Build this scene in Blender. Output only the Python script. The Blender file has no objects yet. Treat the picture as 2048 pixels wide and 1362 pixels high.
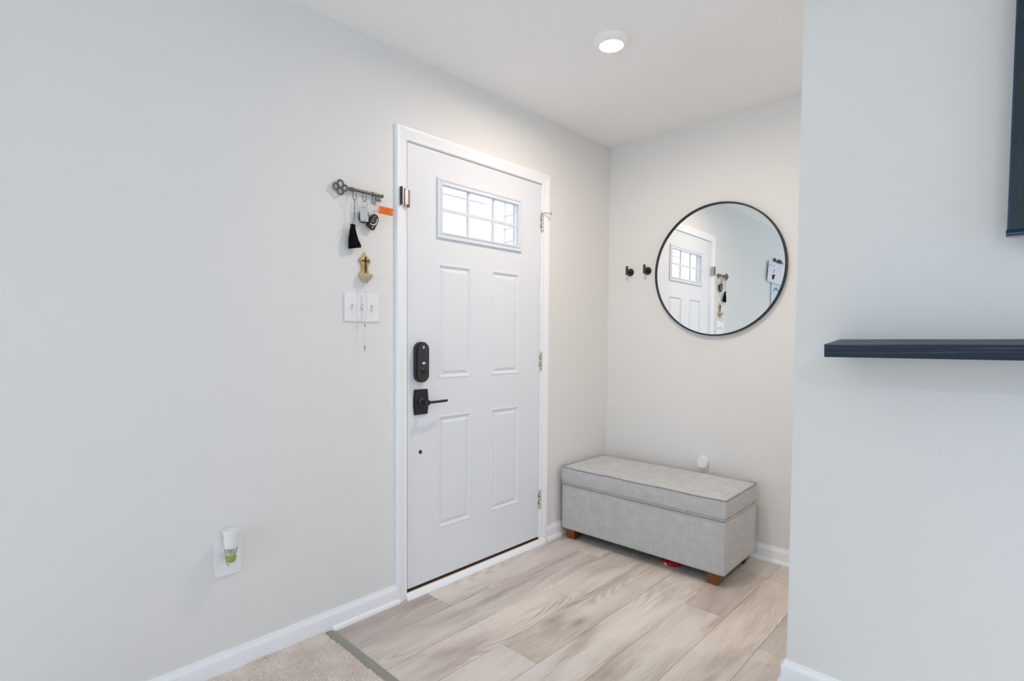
import bpy, bmesh, math, random
import numpy as np
from mathutils import Vector, Matrix
random.seed(7); rng = np.random.default_rng(7)
PI = math.pi
SC = bpy.context.scene
C = SC.collection
# ------------------------------------------------------------------ camera, world, lights, exposure
H = 2.457
YAW, PIT, ROL = 0.7618, -0.0375, 0.0071
F = Vector((-math.sin(YAW)*math.cos(PIT), math.cos(YAW)*math.cos(PIT), math.sin(PIT)))
R0 = Vector((math.cos(YAW), math.sin(YAW), 0)); U0 = R0.cross(F)
R = R0*math.cos(ROL) + U0*math.sin(ROL); U = R.cross(F)
cd = bpy.data.cameras.new('camera'); cam = bpy.data.objects.new('camera', cd); C.objects.link(cam)
m = Matrix.Identity(4)
for i, a in enumerate((R, U, -F)):
    for j in range(3): m[j][i] = a[j]
m.translation = Vector((2.0158, -3.0440, 1.2053))
cam.matrix_world = m
cd.sensor_width = 36; cd.lens = 1070.4/2048*36; cd.shift_y = 32.2/2048; cd.clip_start = 0.02
SC.camera = cam

w = bpy.data.worlds.new('sky'); SC.world = w; w.use_nodes = True
wn = w.node_tree.nodes; wl = w.node_tree.links
bg = wn['Background']; bg.inputs['Color'].default_value = (0.86, 0.93, 1.0, 1); bg.inputs['Strength'].default_value = 1.9

def area(name, loc, target, sx, sy, power, col):
    l = bpy.data.lights.new(name, 'AREA'); l.shape = 'RECTANGLE'; l.size = sx; l.size_y = sy
    l.energy = power; l.color = col
    o = bpy.data.objects.new(name, l); C.objects.link(o); o.location = loc
    o.rotation_euler = (Vector(target)-Vector(loc)).to_track_quat('-Z', 'Y').to_euler()
    return o
# daylight entering by the two living-room windows behind the camera and the glass door on the right;
# plus two added fill lights overhead, in the hall and the living room
LIGHTS = [
 ('daylight_rear_window', (1.25, -6.42, 1.10), (1.25, 0, 1.0), 1.7, 1.9, 20.0, (0.67, 0.90, 1.0)),
 ('daylight_side_door', (5.42, -2.4, 0.95), (0, -2.2, 0.55), 1.4, 1.5, 12.5, (0.417, 0.694, 1.000)),
 ('hall_fill', (2.3, -0.45, 2.43), (2.3, -0.45, 0), 0.1, 0.1, 6.6, (1.0, 0.97, 0.93)),
 ('room_fill', (3.2, -3.6, 2.43), (3.2, -3.6, 0), 0.1, 0.1, 12.5, (0.82, 0.85, 1.000)),
]
for a_ in LIGHTS: area(*a_)

vs = SC.view_settings
vs.view_transform = 'Standard'; vs.look = 'None'; vs.gamma = 1.0; vs.use_curve_mapping = False
vs.exposure = 0.2
SC.cycles.max_bounces = 14; SC.cycles.diffuse_bounces = 8; SC.cycles.glossy_bounces = 6
SC.cycles.sample_clamp_indirect = 6

# ------------------------------------------------------------------ materials
def mat(name, col, rough=0.5, metal=0.0, spec=0.5, emit=None, es=0.0, trans=0.0, ior=1.45, coat=0.0):
    M = bpy.data.materials.new(name); M.use_nodes = True
    b = M.node_tree.nodes['Principled BSDF']
    b.inputs['Base Color'].default_value = (*col, 1)
    b.inputs['Roughness'].default_value = rough; b.inputs['Metallic'].default_value = metal
    b.inputs['Specular IOR Level'].default_value = spec
    b.inputs['Transmission Weight'].default_value = trans; b.inputs['IOR'].default_value = ior
    b.inputs['Coat Weight'].default_value = coat
    if emit: b.inputs['Emission Color'].default_value = (*emit, 1); b.inputs['Emission Strength'].default_value = es
    return M
def N(M, t, **kw):
    n = M.node_tree.nodes.new(t)
    for k, v in kw.items():
        if k.startswith('_'): setattr(n, k[1:], v)
        else: n.inputs[k.replace('__', ' ')].default_value = v
    return n
def L(M, a, b): M.node_tree.links.new(a, b)
def bsdf(M): return M.node_tree.nodes['Principled BSDF']
def ramp(M, fac, stops):
    r = M.node_tree.nodes.new('ShaderNodeValToRGB'); e = r.color_ramp.elements
    e[0].position, e[0].color = stops[0][0], (*stops[0][1], 1)
    e[1].position, e[1].color = stops[-1][0], (*stops[-1][1], 1)
    for p, c in stops[1:-1]:
        x = e.new(p); x.color = (*c, 1)
    L(M, fac, r.inputs['Fac']); return r.outputs['Color']
def mixc(M, fac, a, b, mode='MIX'):
    n = M.node_tree.nodes.new('ShaderNodeMix'); n.data_type = 'RGBA'; n.blend_type = mode
    for k, v in ((0, fac), (6, a), (7, b)):
        if hasattr(v, 'is_output'): L(M, v, n.inputs[k])
        elif isinstance(v, (int, float)): n.inputs[k].default_value = v
        else: n.inputs[k].default_value = (*v, 1)
    return n.outputs[2]
def bump(M, h, strength, dist):
    n = N(M, 'ShaderNodeBump', Strength=strength, Distance=dist); L(M, h, n.inputs['Height'])
    L(M, n.outputs['Normal'], bsdf(M).inputs['Normal'])
def coords(M, scale=(1, 1, 1), kind='Object'):
    t = N(M, 'ShaderNodeTexCoord'); mp = N(M, 'ShaderNodeMapping'); mp.inputs['Scale'].default_value = scale
    L(M, t.outputs[kind], mp.inputs['Vector']); return mp.outputs['Vector']

def paint(name, col, rough=0.75, bs=0.06):
    M = mat(name, col, rough, spec=0.25)
    v = coords(M)
    n = N(M, 'ShaderNodeTexNoise', Scale=420.0, Detail=2.0); L(M, v, n.inputs['Vector'])
    n2 = N(M, 'ShaderNodeTexNoise', Scale=1.3, Detail=3.0); L(M, v, n2.inputs['Vector'])
    c = mixc(M, n2.outputs['Fac'], tuple(x*0.985 for x in col), tuple(min(1, x*1.012) for x in col))
    L(M, c, bsdf(M).inputs['Base Color'])
    bump(M, n.outputs['Fac'], bs, 0.001); return M
M_wall = paint('wall_paint', (0.79, 0.785, 0.775))
M_ceil = paint('ceiling_paint', (0.92, 0.918, 0.912))
M_trim = mat('trim_enamel', (0.89, 0.905, 0.935), 0.34, spec=0.4)
M_door = paint('door_enamel', (0.775, 0.80, 0.84), 0.4, 0.02)
M_white = mat('white_plastic', (0.85, 0.85, 0.86), 0.35)
M_white_win = mat('window_frame_plastic', (0.72, 0.75, 0.82), 0.4)
M_nickel = mat('satin_nickel', (0.62, 0.57, 0.50), 0.32, metal=1.0)
M_nickel_lt = mat('brushed_nickel', (0.60, 0.56, 0.53), 0.38, metal=1.0)
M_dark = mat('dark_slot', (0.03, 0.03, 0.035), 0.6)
M_black = mat('matte_black_metal', (0.030, 0.030, 0.034), 0.42, metal=0.3)
M_black_face = mat('satin_black_face', (0.045, 0.045, 0.05), 0.35, metal=0.2)
M_bronze = mat('dark_bronze', (0.075, 0.058, 0.045), 0.32, metal=0.85)
M_pewter = mat('aged_pewter', (0.16, 0.155, 0.155), 0.45, metal=0.8)
M_glass = mat('clear_glass', (1, 1, 1), 0.0, trans=1.0, ior=1.45)
M_mirror = mat('mirror_silver', (0.93, 0.955, 0.95), 0.0, metal=1.0)
M_brass = mat('sill_brass', (0.60, 0.42, 0.14), 0.4, metal=0.8)
M_sill = mat('sill_bronze', (0.085, 0.055, 0.05), 0.5, metal=0.3)
M_velvet = mat('black_velvet', (0.006, 0.006, 0.007), 0.95, spec=0.1)
M_fob = mat('black_rubber', (0.02, 0.02, 0.022), 0.45)
M_fob2 = mat('charcoal_shell', (0.055, 0.06, 0.058), 0.5)
M_tag = mat('pale_grey_tag', (0.50, 0.54, 0.56), 0.4)
M_orange = mat('orange_tag', (0.92, 0.19, 0.015), 0.45)
M_string = mat('black_cord', (0.02, 0.018, 0.018), 0.8)
M_crucifix = mat('dark_cross', (0.035, 0.018, 0.012), 0.6)
M_bead = mat('clear_bead', (0.72, 0.72, 0.73), 0.25)
M_red = mat('red_cloth', (0.48, 0.004, 0.025), 0.7)
M_mahog = mat('stained_wood_leg', (0.17, 0.047, 0.010), 0.22, coat=0.3)
M_screen = mat('tv_screen', (0.008, 0.024, 0.034), 0.16, spec=0.6)
M_tvframe = mat('tv_frame', (0.03, 0.06, 0.11), 0.3, metal=0.5)
M_strip = mat('grey_vinyl_strip', (0.30, 0.295, 0.262), 0.55)
M_sub = mat('subfloor', (0.07, 0.055, 0.045), 0.9)
M_liquid = mat('green_liquid', (0.50, 0.66, 0.03), 0.1, spec=0.6)
M_vial = mat('vial_glass', (0.93, 0.95, 0.95), 0.03, trans=0.92, ior=1.3)
M_lens = mat('lamp_lens', (1, 1, 1), 0.4, emit=(1.0, 0.93, 0.82), es=9.0)
M_lamp = mat('lamp_housing', (0.92, 0.90, 0.86), 0.45)
M_sheet = mat('pale_blue_sheet', (0.62, 0.74, 0.82), 0.8)
M_paper = mat('card_paper', (0.80, 0.76, 0.82), 0.8)
M_ink = mat('grey_ink', (0.05, 0.05, 0.06), 0.8)
M_siding = mat('white_vinyl_siding', (0.72, 0.735, 0.75), 0.6)
M_porch = mat('porch_white', (0.78, 0.79, 0.8), 0.6)
M_conc = paint('porch_concrete', (0.55, 0.54, 0.52), 0.9)
M_gutter = mat('grey_wire', (0.5, 0.52, 0.55), 0.6)

def fabric():
    M = mat('grey_linen', (0.33, 0.33, 0.34), 0.9, spec=0.15)
    b = bsdf(M); b.inputs['Sheen Weight'].default_value = 0.25; b.inputs['Sheen Roughness'].default_value = 0.5
    outs = []
    for sc in ((1400, 60, 60), (60, 60, 1400), (60, 1400, 60)):
        v = coords(M, tuple(s*0.35 for s in sc)); n = N(M, 'ShaderNodeTexNoise', Scale=1.0, Detail=3.0); L(M, v, n.inputs['Vector']); outs.append(n.outputs['Fac'])
    outs2 = []
    for sc in ((420, 9, 9), (9, 9, 420)):
        v = coords(M, sc); n = N(M, 'ShaderNodeTexNoise', Scale=1.0, Detail=2.0); L(M, v, n.inputs['Vector']); outs2.append(n.outputs['Fac'])
    def add(a, c):
        n = N(M, 'ShaderNodeMath', _operation='ADD'); L(M, a, n.inputs[0]); L(M, c, n.inputs[1]); return n.outputs[0]
    s = add(add(outs[0], outs[1]), outs[2])
    s2 = add(outs2[0], outs2[1])
    k = N(M, 'ShaderNodeMath', _operation='MULTIPLY'); L(M, s2, k.inputs[0]); k.inputs[1].default_value = 1.0
    t = add(s, k.outputs[0])
    d = N(M, 'ShaderNodeMath', _operation='DIVIDE'); L(M, t, d.inputs[0]); d.inputs[1].default_value = 5.0
    c = ramp(M, d.outputs[0], [(0.36, (0.42, 0.42, 0.435)), (0.5, (0.52, 0.518, 0.522)), (0.64, (0.63, 0.622, 0.615))])
    L(M, c, b.inputs['Base Color'])
    bump(M, s, 0.35, 0.0006)
    return M
M_fab = fabric()
M_pipe = mat('piping_linen', (0.33, 0.33, 0.345), 0.9)

def plank_mat():
    M = mat('oak_vinyl_plank', (0.4, 0.35, 0.3), 0.42, spec=0.35)
    nt = M.node_tree
    tc = N(M, 'ShaderNodeTexCoord'); oi = N(M, 'ShaderNodeObjectInfo')
    off = N(M, 'ShaderNodeVectorMath', _operation='SCALE'); L(M, oi.outputs['Location'], off.inputs[0]); off.inputs['Scale'].default_value = 3.7
    ad = N(M, 'ShaderNodeVectorMath', _operation='ADD'); L(M, tc.outputs['Object'], ad.inputs[0]); L(M, off.outputs[0], ad.inputs[1])
    def mp(s):
        k = N(M, 'ShaderNodeMapping'); k.inputs['Scale'].default_value = s; L(M, ad.outputs[0], k.inputs['Vector']); return k.outputs['Vector']
    big = N(M, 'ShaderNodeTexNoise', Scale=1.0, Detail=3.0, Roughness=0.55, Distortion=0.6); L(M, mp((9, 1.6, 1)), big.inputs['Vector'])
    fine = N(M, 'ShaderNodeTexNoise', Scale=1.0, Detail=5.0, Roughness=0.65); L(M, mp((150, 7, 1)), fine.inputs['Vector'])
    dots = N(M, 'ShaderNodeTexNoise', Scale=1.0, Detail=2.0); L(M, mp((420, 60, 1)), dots.inputs['Vector'])
    # cathedral rings: contour lines of a stretched noise
    rn = N(M, 'ShaderNodeTexNoise', Scale=1.0, Detail=1.5, Roughness=0.4); L(M, mp((6.5, 0.8, 1)), rn.inputs['Vector'])
    rm = N(M, 'ShaderNodeMath', _operation='MULTIPLY'); L(M, rn.outputs['Fac'], rm.inputs[0]); rm.inputs[1].default_value = 150.0
    rs = N(M, 'ShaderNodeMath', _operation='SINE'); L(M, rm.outputs[0], rs.inputs[0])
    mask = N(M, 'ShaderNodeTexNoise', Scale=1.0, Detail=1.0); L(M, mp((4, 1.4, 1)), mask.inputs['Vector'])
    mk = N(M, 'ShaderNodeMapRange'); L(M, mask.outputs['Fac'], mk.inputs['Value'])
    mk.inputs['From Min'].default_value = 0.46; mk.inputs['From Max'].default_value = 0.60
    rr = N(M, 'ShaderNodeMath', _operation='MULTIPLY'); L(M, rs.outputs[0], rr.inputs[0]); L(M, mk.outputs[0], rr.inputs[1])
    # knots
    kv = N(M, 'ShaderNodeTexVoronoi', Scale=1.0, Randomness=1.0); L(M, mp((3.6, 1.5, 1)), kv.inputs['Vector'])
    kd = N(M, 'ShaderNodeMapRange'); L(M, kv.outputs['Distance'], kd.inputs['Value'])
    kd.inputs['From Min'].default_value = 0.0; kd.inputs['From Max'].default_value = 0.16; kd.inputs['To Min'].default_value = 1.0; kd.inputs['To Max'].default_value = 0.0
    kp = N(M, 'ShaderNodeMath', _operation='POWER'); L(M, kd.outputs[0], kp.inputs[0]); kp.inputs[1].default_value = 1.6
    c = ramp(M, big.outputs['Fac'], [(0.24, (0.43, 0.37, 0.325)), (0.45, (0.64, 0.575, 0.525)), (0.60, (0.73, 0.67, 0.62)), (0.8, (0.78, 0.715, 0.66))])
    c = mixc(M, 0.55, c, ramp(M, fine.outputs['Fac'], [(0.3, (0.30, 0.29, 0.28)), (0.5, (0.5, 0.5, 0.5)), (0.72, (0.62, 0.62, 0.62))]), 'OVERLAY')
    c = mixc(M, 0.22, c, ramp(M, dots.outputs['Fac'], [(0.35, (0.35, 0.34, 0.33)), (0.65, (0.6, 0.6, 0.6))]), 'OVERLAY')
    lf = N(M, 'ShaderNodeMapRange'); L(M, rr.outputs[0], lf.inputs['Value']); lf.inputs['From Min'].default_value = 0.5; lf.inputs['From Max'].default_value = 1.0; lf.inputs['To Max'].default_value = 0.5
    c = mixc(M, lf.outputs[0], c, (0.84, 0.78, 0.71))
    ld = N(M, 'ShaderNodeMapRange'); L(M, rr.outputs[0], ld.inputs['Value']); ld.inputs['From Min'].default_value = -0.4; ld.inputs['From Max'].default_value = -1.0; ld.inputs['To Max'].default_value = 0.28
    c = mixc(M, ld.outputs[0], c, (0.34, 0.27, 0.22))
    kf = N(M, 'ShaderNodeMath', _operation='MULTIPLY'); L(M, kp.outputs[0], kf.inputs[0]); kf.inputs[1].default_value = 0.75
    c = mixc(M, kf.outputs[0], c, (0.21, 0.165, 0.13))
    c = mixc(M, 1.0, c, oi.outputs['Color'], 'MULTIPLY')
    L(M, c, bsdf(M).inputs['Base Color'])
    bump(M, fine.outputs['Fac'], 0.12, 0.0005)
    return M
M_plank = plank_mat()

def shelf_mat():
    M = mat('stained_black_board', (0.03, 0.04, 0.06), 0.45, spec=0.35)
    v = coords(M, (1.1, 22, 46)); n = N(M, 'ShaderNodeTexNoise', Scale=1.0, Detail=1.5, Distortion=0.5); L(M, v, n.inputs['Vector'])
    k = N(M, 'ShaderNodeMath', _operation='MULTIPLY'); L(M, n.outputs['Fac'], k.inputs[0]); k.inputs[1].default_value = 30.0
    s = N(M, 'ShaderNodeMath', _operation='SINE'); L(M, k.outputs[0], s.inputs[0])
    v2 = coords(M, (6, 160, 220)); n2 = N(M, 'ShaderNodeTexNoise', Scale=1.0, Detail=4.0); L(M, v2, n2.inputs['Vector'])
    c = ramp(M, s.outputs[0], [(0.0, (0.008, 0.017, 0.036)), (0.7, (0.014, 0.027, 0.052)), (1.0, (0.060, 0.080, 0.115))])
    c = mixc(M, 0.5, c, ramp(M, n2.outputs['Fac'], [(0.3, (0.3, 0.3, 0.3)), (0.7, (0.7, 0.7, 0.7))]), 'OVERLAY')
    L(M, c, bsdf(M).inputs['Base Color']); bump(M, n2.outputs['Fac'], 0.25, 0.001); return M
M_shelf = shelf_mat()

def carpet_mat():
    M = mat('beige_carpet', (0.55, 0.47, 0.40), 1.0, spec=0.05)
    v = coords(M); n = N(M, 'ShaderNodeTexNoise', Scale=9.0, Detail=4.0); L(M, v, n.inputs['Vector'])
    n2 = N(M, 'ShaderNodeTexNoise', Scale=420.0, Detail=1.0); L(M, v, n2.inputs['Vector'])
    c = ramp(M, n.outputs['Fac'], [(0.35, (0.88, 0.80, 0.755)), (0.65, (0.97, 0.89, 0.825))])
    c = mixc(M, 0.4, c, ramp(M, n2.outputs['Fac'], [(0.3, (0.42, 0.42, 0.42)), (0.7, (0.70, 0.70, 0.70))]), 'OVERLAY')
    L(M, c, bsdf(M).inputs['Base Color']); bump(M, n2.outputs['Fac'], 0.6, 0.004); return M
M_carpet = carpet_mat()

def ceramic():
    M = mat('tan_ceramic', (0.62, 0.42, 0.16), 0.3, coat=0.3)
    v = coords(M); n = N(M, 'ShaderNodeTexNoise', Scale=45.0, Detail=3.0); L(M, v, n.inputs['Vector'])
    c = ramp(M, n.outputs['Fac'], [(0.3, (0.36, 0.22, 0.075)), (0.5, (0.56, 0.39, 0.15)), (0.7, (0.68, 0.52, 0.25))])
    L(M, c, bsdf(M).inputs['Base Color']); return M
M_cer = ceramic()
M_cerlt = mat('tan_ceramic_pale', (0.52, 0.43, 0.28), 0.35, coat=0.3)

# ------------------------------------------------------------------ mesh helpers
def tag(o, label=None, cat=None, group=None, kind=None):
    if label: o['label'] = label
    if cat: o['category'] = cat
    if group: o['group'] = group
    if kind: o['kind'] = kind
    return o
def obj(name, bm, m, parent=None, smooth=False, origin=None):
    """link bm (world coordinates) as one mesh object; origin shifts the pivot"""
    me = bpy.data.meshes.new(name)
    bmesh.ops.recalc_face_normals(bm, faces=bm.faces)
    if origin is not None: bmesh.ops.translate(bm, verts=bm.verts, vec=-Vector(origin))
    bm.to_mesh(me); bm.free()
    me.materials.append(m)
    if smooth:
        for p in me.polygons: p.use_smooth = True
        if smooth != 'all':
            me.set_sharp_from_angle(angle=math.radians(38))
    o = bpy.data.objects.new(name, me); C.objects.link(o)
    if origin is not None: o.location = origin
    if parent is not None:
        o.parent = parent
        o.matrix_parent_inverse = mw(parent).inverted()
    return o
def mw(o):
    m_ = Matrix.LocRotScale(o.location, o.rotation_euler, o.scale)
    return (mw(o.parent) @ o.matrix_parent_inverse @ m_) if o.parent else m_
def thing(name, loc, label=None, cat=None, group=None, kind=None):
    o = bpy.data.objects.new(name, None); C.objects.link(o); o.location = loc; o.empty_display_size = 0.05
    return tag(o, label, cat, group, kind)
def bx(bm, x0, x1, y0, y1, z0, z1, bev=0.0, seg=2):
    r = bmesh.ops.create_cube(bm, size=1.0)
    vs_ = r['verts']
    for v in vs_:
        v.co = Vector(((x0+x1)/2+v.co.x*(x1-x0), (y0+y1)/2+v.co.y*(y1-y0), (z0+z1)/2+v.co.z*(z1-z0)))
    if bev > 0:
        es = list({e for v in vs_ for e in v.link_edges})
        bmesh.ops.bevel(bm, geom=es, offset=bev, segments=seg, affect='EDGES', profile=0.6)
    return bm
def box(x0, x1, y0, y1, z0, z1, bev=0.0, seg=2): return bx(bmesh.new(), x0, x1, y0, y1, z0, z1, bev, seg)
def prism(bm, pts, ax, a0, a1, bev=0.0):
    """extrude a 2-D outline (list of (u,v)) along axis ax ('x','y','z') from a0 to a1"""
    def P(u, v, a):
        return {'x': (a, u, v), 'y': (u, a, v), 'z': (u, v, a)}[ax]
    A = [bm.verts.new(P(u, v, a0)) for u, v in pts]; B = [bm.verts.new(P(u, v, a1)) for u, v in pts]
    n = len(pts)
    f = [bm.faces.new(A), bm.faces.new(B[::-1])]
    for i in range(n): bm.faces.new((A[i], B[i], B[(i+1) % n], A[(i+1) % n]))
    if bev:
        es = list(f[0].edges)+list(f[1].edges)
        bmesh.ops.recalc_face_normals(bm, faces=bm.faces)
        bmesh.ops.bevel(bm, geom=es, offset=bev, segments=2, affect='EDGES')
    return bm
def tube(bm, pts, r, n=10, closed=False, taper=None, cap=True):
    pts = [Vector(p) for p in pts]; k = len(pts); rings = []
    up = None
    for i, p in enumerate(pts):
        if closed: d = pts[(i+1) % k]-pts[i-1]
        else: d = pts[min(i+1, k-1)]-pts[max(i-1, 0)]
        d.normalize()
        if up is None:
            up = Vector((0, 0, 1)) if abs(d.z) < 0.9 else Vector((1, 0, 0))
        a = d.cross(up)
        if a.length < 1e-5: a = d.orthogonal()
        a.normalize(); b = d.cross(a); up = -b if (-b).dot(up) > 0 else b
        rr = r if taper is None else r*taper[i]
        rings.append([bm.verts.new(p + (a*math.cos(t*2*PI/n) + b*math.sin(t*2*PI/n))*rr) for t in range(n)])
    m_ = k if closed else k-1
    for i in range(m_):
        A, B = rings[i], rings[(i+1) % k]
        # guard against twist on closing ring
        s = 0
        if closed and i == k-1:
            s = min(range(n), key=lambda q: (A[0].co-B[q].co).length)
        for t in range(n): bm.faces.new((A[t], A[(t+1) % n], B[(t+1+s) % n], B[(t+s) % n]))
    if not closed and cap: bm.faces.new(rings[0]); bm.faces.new(rings[-1][::-1])
    return bm
def lathe(bm, prof, c, axis, n=32):
    """prof: list of (r, a): radius and distance along axis from c"""
    c = Vector(c); ax = Vector(axis).normalized(); u = ax.orthogonal().normalized(); v = ax.cross(u)
    rings = []
    for r, a in prof:
        if r < 1e-6: rings.append([bm.verts.new(c+ax*a)])
        else: rings.append([bm.verts.new(c+ax*a+(u*math.cos(2*PI*t/n)+v*math.sin(2*PI*t/n))*r) for t in range(n)])
    for A, B in zip(rings, rings[1:]):
        for t in range(n):
            q = [A[t % len(A)], A[(t+1) % len(A)], B[(t+1) % len(B)], B[t % len(B)]]
            q2 = []
            for x in q:
                if x not in q2: q2.append(x)
            if len(q2) > 2: bm.faces.new(q2)
    return bm
def rrect(w, h, r, n=6, cu=0, cv=0):
    pts = []
    for cx, cy, a in ((w/2-r, h/2-r, 0), (-w/2+r, h/2-r, 90), (-w/2+r, -h/2+r, 180), (w/2-r, -h/2+r, 270)):
        for i in range(n+1):
            t = math.radians(a+90*i/n); pts.append((cu+cx+r*math.cos(t), cv+cy+r*math.sin(t)))
    return pts
def struct(o): o['kind'] = 'structure'; return o

# ------------------------------------------------------------------ room shell
XR, YB = 5.5, -6.5          # far right wall, rear wall (behind the camera)
XP, YP = 1.452, -1.05       # free end and front face of the partition
def wall_with_holes(bm, ax, at, th, u0, u1, z0, z1, holes):
    """slab perpendicular to ax at coordinate at..at+th, spanning u and z, with rectangular holes"""
    us = sorted({u0, u1, *[h[0] for h in holes], *[h[1] for h in holes]})
    zs = sorted({z0, z1, *[h[2] for h in holes], *[h[3] for h in holes]})
    for a, b in zip(us, us[1:]):
        for c, d in zip(zs, zs[1:]):
            if any(h[0] <= a and b <= h[1] and h[2] <= c and d <= h[3] for h in holes): continue
            if ax == 'x': bx(bm, at, at+th, a, b, c, d)
            else: bx(bm, a, b, at, at+th, c, d)
    bmesh.ops.remove_doubles(bm, verts=bm.verts, dist=1e-5)
    # drop interior faces (those doubled back to back)
    seen = {}
    for f in bm.faces:
        k = tuple(round(x, 4) for x in f.calc_center_median()); seen.setdefault(k, []).append(f)
    bmesh.ops.delete(bm, geom=[f for fs in seen.values() if len(fs) > 1 for f in fs], context='FACES')
    return bm
DY0, DY1, DZ0, DZ1 = -1.617, -0.703, 0.038, 2.070     # door slab
struct(obj('wall_left', wall_with_holes(bmesh.new(), 'x', -0.12, 0.12, YB, 0.0, 0, H+0.1, [(DY0-0.022, DY1+0.022, 0, DZ1+0.022)]), M_wall))
struct(obj('wall_far', box(-0.12, XR, 0.0, 0.12, 0, H+0.1), M_wall))
struct(obj('wall_right', box(XP, XR, YP, YP+0.12, 0, H), M_wall))
struct(obj('wall_hall', box(3.2, 3.3, YP+0.12, 0, 0, H), M_wall))
WIN = [(0.35, 2.15, 0.08, 2.1), (2.95, 4.75, 0.6, 2.1)]
struct(obj('wall_rear', wall_with_holes(bmesh.new(), 'y', YB-0.12, 0.12, -0.12, XR+0.12, 0, H+0.1, WIN), M_wall))
struct(obj('wall_side', wall_with_holes(bmesh.new(), 'x', XR, 0.12, YB, YP+0.12, 0, H+0.1, [(-3.3, -1.5, 0.08, 2.15)]), M_wall))
struct(obj('ceiling', box(0, XR, YB, 0, H, H+0.1), M_ceil))
def win_unit(name, x0, x1, y0, y1, z0, z1, th_axis):
    t = struct(thing(name, ((x0+x1)/2, (y0+y1)/2, z0)))
    bm = bmesh.new(); f = 0.06
    if th_axis == 'y':
        bx(bm, x0, x0+f, y0, y1, z0, z1); bx(bm, x1-f, x1, y0, y1, z0, z1)
        bx(bm, x0+f, x1-f, y0, y1, z0, z0+f); bx(bm, x0+f, x1-f, y0, y1, z1-f, z1); bx(bm, x0+f, x1-f, y0, y1, (z0+z1)/2-.02, (z0+z1)/2+.02)
        g = box(x0+f, x1-f, (y0+y1)/2-.003, (y0+y1)/2+.003, z0+f, z1-f)
    else:
        bx(bm, x0, x1, y0, y0+f, z0, z1); bx(bm, x0, x1, y1-f, y1, z0, z1)
        bx(bm, x0, x1, y0+f, y1-f, z0, z0+f); bx(bm, x0, x1, y0+f, y1-f, z1-f, z1); bx(bm, x0, x1, (y0+y1)/2-.03, (y0+y1)/2+.03, z0+f, z1-f)
        g = box((x0+x1)/2-.003, (x0+x1)/2+.003, y0+f, y1-f, z0+f, z1-f)
    obj('window_frame', bm, M_trim, t); obj('pane', g, M_glass, t)
win_unit('window_1', 0.35, 2.15, YB-.09, YB-.05, 0.08, 2.1, 'y')
win_unit('window_2', 2.95, 4.75, YB-.09, YB-.05, 0.6, 2.1, 'y')
win_unit('window_3', XR+.05, XR+.09, -3.3, -1.5, 0.08, 2.15, 'x')

# ---- floor: subfloor with one vinyl plank object per plank
FX = 1.49
floor = struct(obj('floor', box(0, XR, YB, 0, -0.08, -0.006), M_sub))
PW = 0.1837; X0 = 0.0215
def plank(x0, x1, y0, y1, tone):
    if y1-y0 < 0.01 or x1-x0 < 0.005: return
    g = 0.0006
    bm = bmesh.new(); b = 0.0009
    a0, a1, b0, b1 = x0+g, x1-g, y0+g, y1-g
    lo = [bm.verts.new(p) for p in ((a0, b0, -0.006), (a1, b0, -0.006), (a1, b1, -0.006), (a0, b1, -0.006))]
    mi = [bm.verts.new(p) for p in ((a0, b0, -b), (a1, b0, -b), (a1, b1, -b), (a0, b1, -b))]
    hi = [bm.verts.new(p) for p in ((a0+b, b0+b, 0), (a1-b, b0+b, 0), (a1-b, b1-b, 0), (a0+b, b1-b, 0))]
    bm.faces.new(lo[::-1]); bm.faces.new(hi)
    for A, B in ((lo, mi), (mi, hi)):
        for i in range(4): bm.faces.new((A[i], A[(i+1) % 4], B[(i+1) % 4], B[i]))
    o = obj('plank', bm, M_plank, floor, origin=((x0+x1)/2, (y0+y1)/2, 0))
    o.color = (*tone, 1)
YS = -1.992   # front edge of the hard floor, at the transition strip
T = lambda k, r=1.0, b=1.0: (k*r, k, k*b)
rows = {
 -1: [(YS, 0, T(0.9))],
 0: [(YS, -1.530, (0.74, 0.715, 0.73)), (-1.530, -0.31, (0.97, 0.965, 0.98)), (-0.31, 0, T(0.96))],
 1: [(YS, -0.62, (0.93, 0.925, 0.94)), (-0.62, 0, T(1.0))],
 2: [(YS, -1.085, (1.02, 1.01, 1.0)), (-1.085, 0, T(1.03))],
 3: [(YS, -1.577, (1.0, 1.0, 1.02)), (-1.577, -0.36, (1.0, 0.985, 0.96)), (-0.36, 0, T(1.0))],
 4: [(YS, -0.62, (1.05, 1.05, 1.05)), (-0.62, 0, T(1.02))],
 5: [(YS, -0.770, (0.99, 0.985, 0.97)), (-0.770, -0.225, (0.80, 0.765, 0.755)), (-0.225, 0, T(0.93))],
 6: [(YS, -0.245, (1.02, 1.0, 0.98)), (-0.245, 0, T(0.95))],
 7: [(YS, -0.90, (0.95, 0.94, 0.93)), (-0.90, 0, T(0.9))],
}
for k, segs in rows.items():
    x0, x1 = X0+k*PW, X0+(k+1)*PW
    x0 = max(x0, 0.0); x1 = min(x1, FX)
    for a, b, t in segs: plank(x0, x1, a, b, t)
for k in range(8, 18):   # hall behind the partition
    x0, x1 = X0+k*PW, min(X0+(k+1)*PW, 3.2)
    c = -0.2-0.6*random.random()
    plank(x0, x1, YP+0.12, c, T(random.uniform(.9, 1.03))); plank(x0, x1, c, 0, T(random.uniform(.9, 1.03)))

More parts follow.
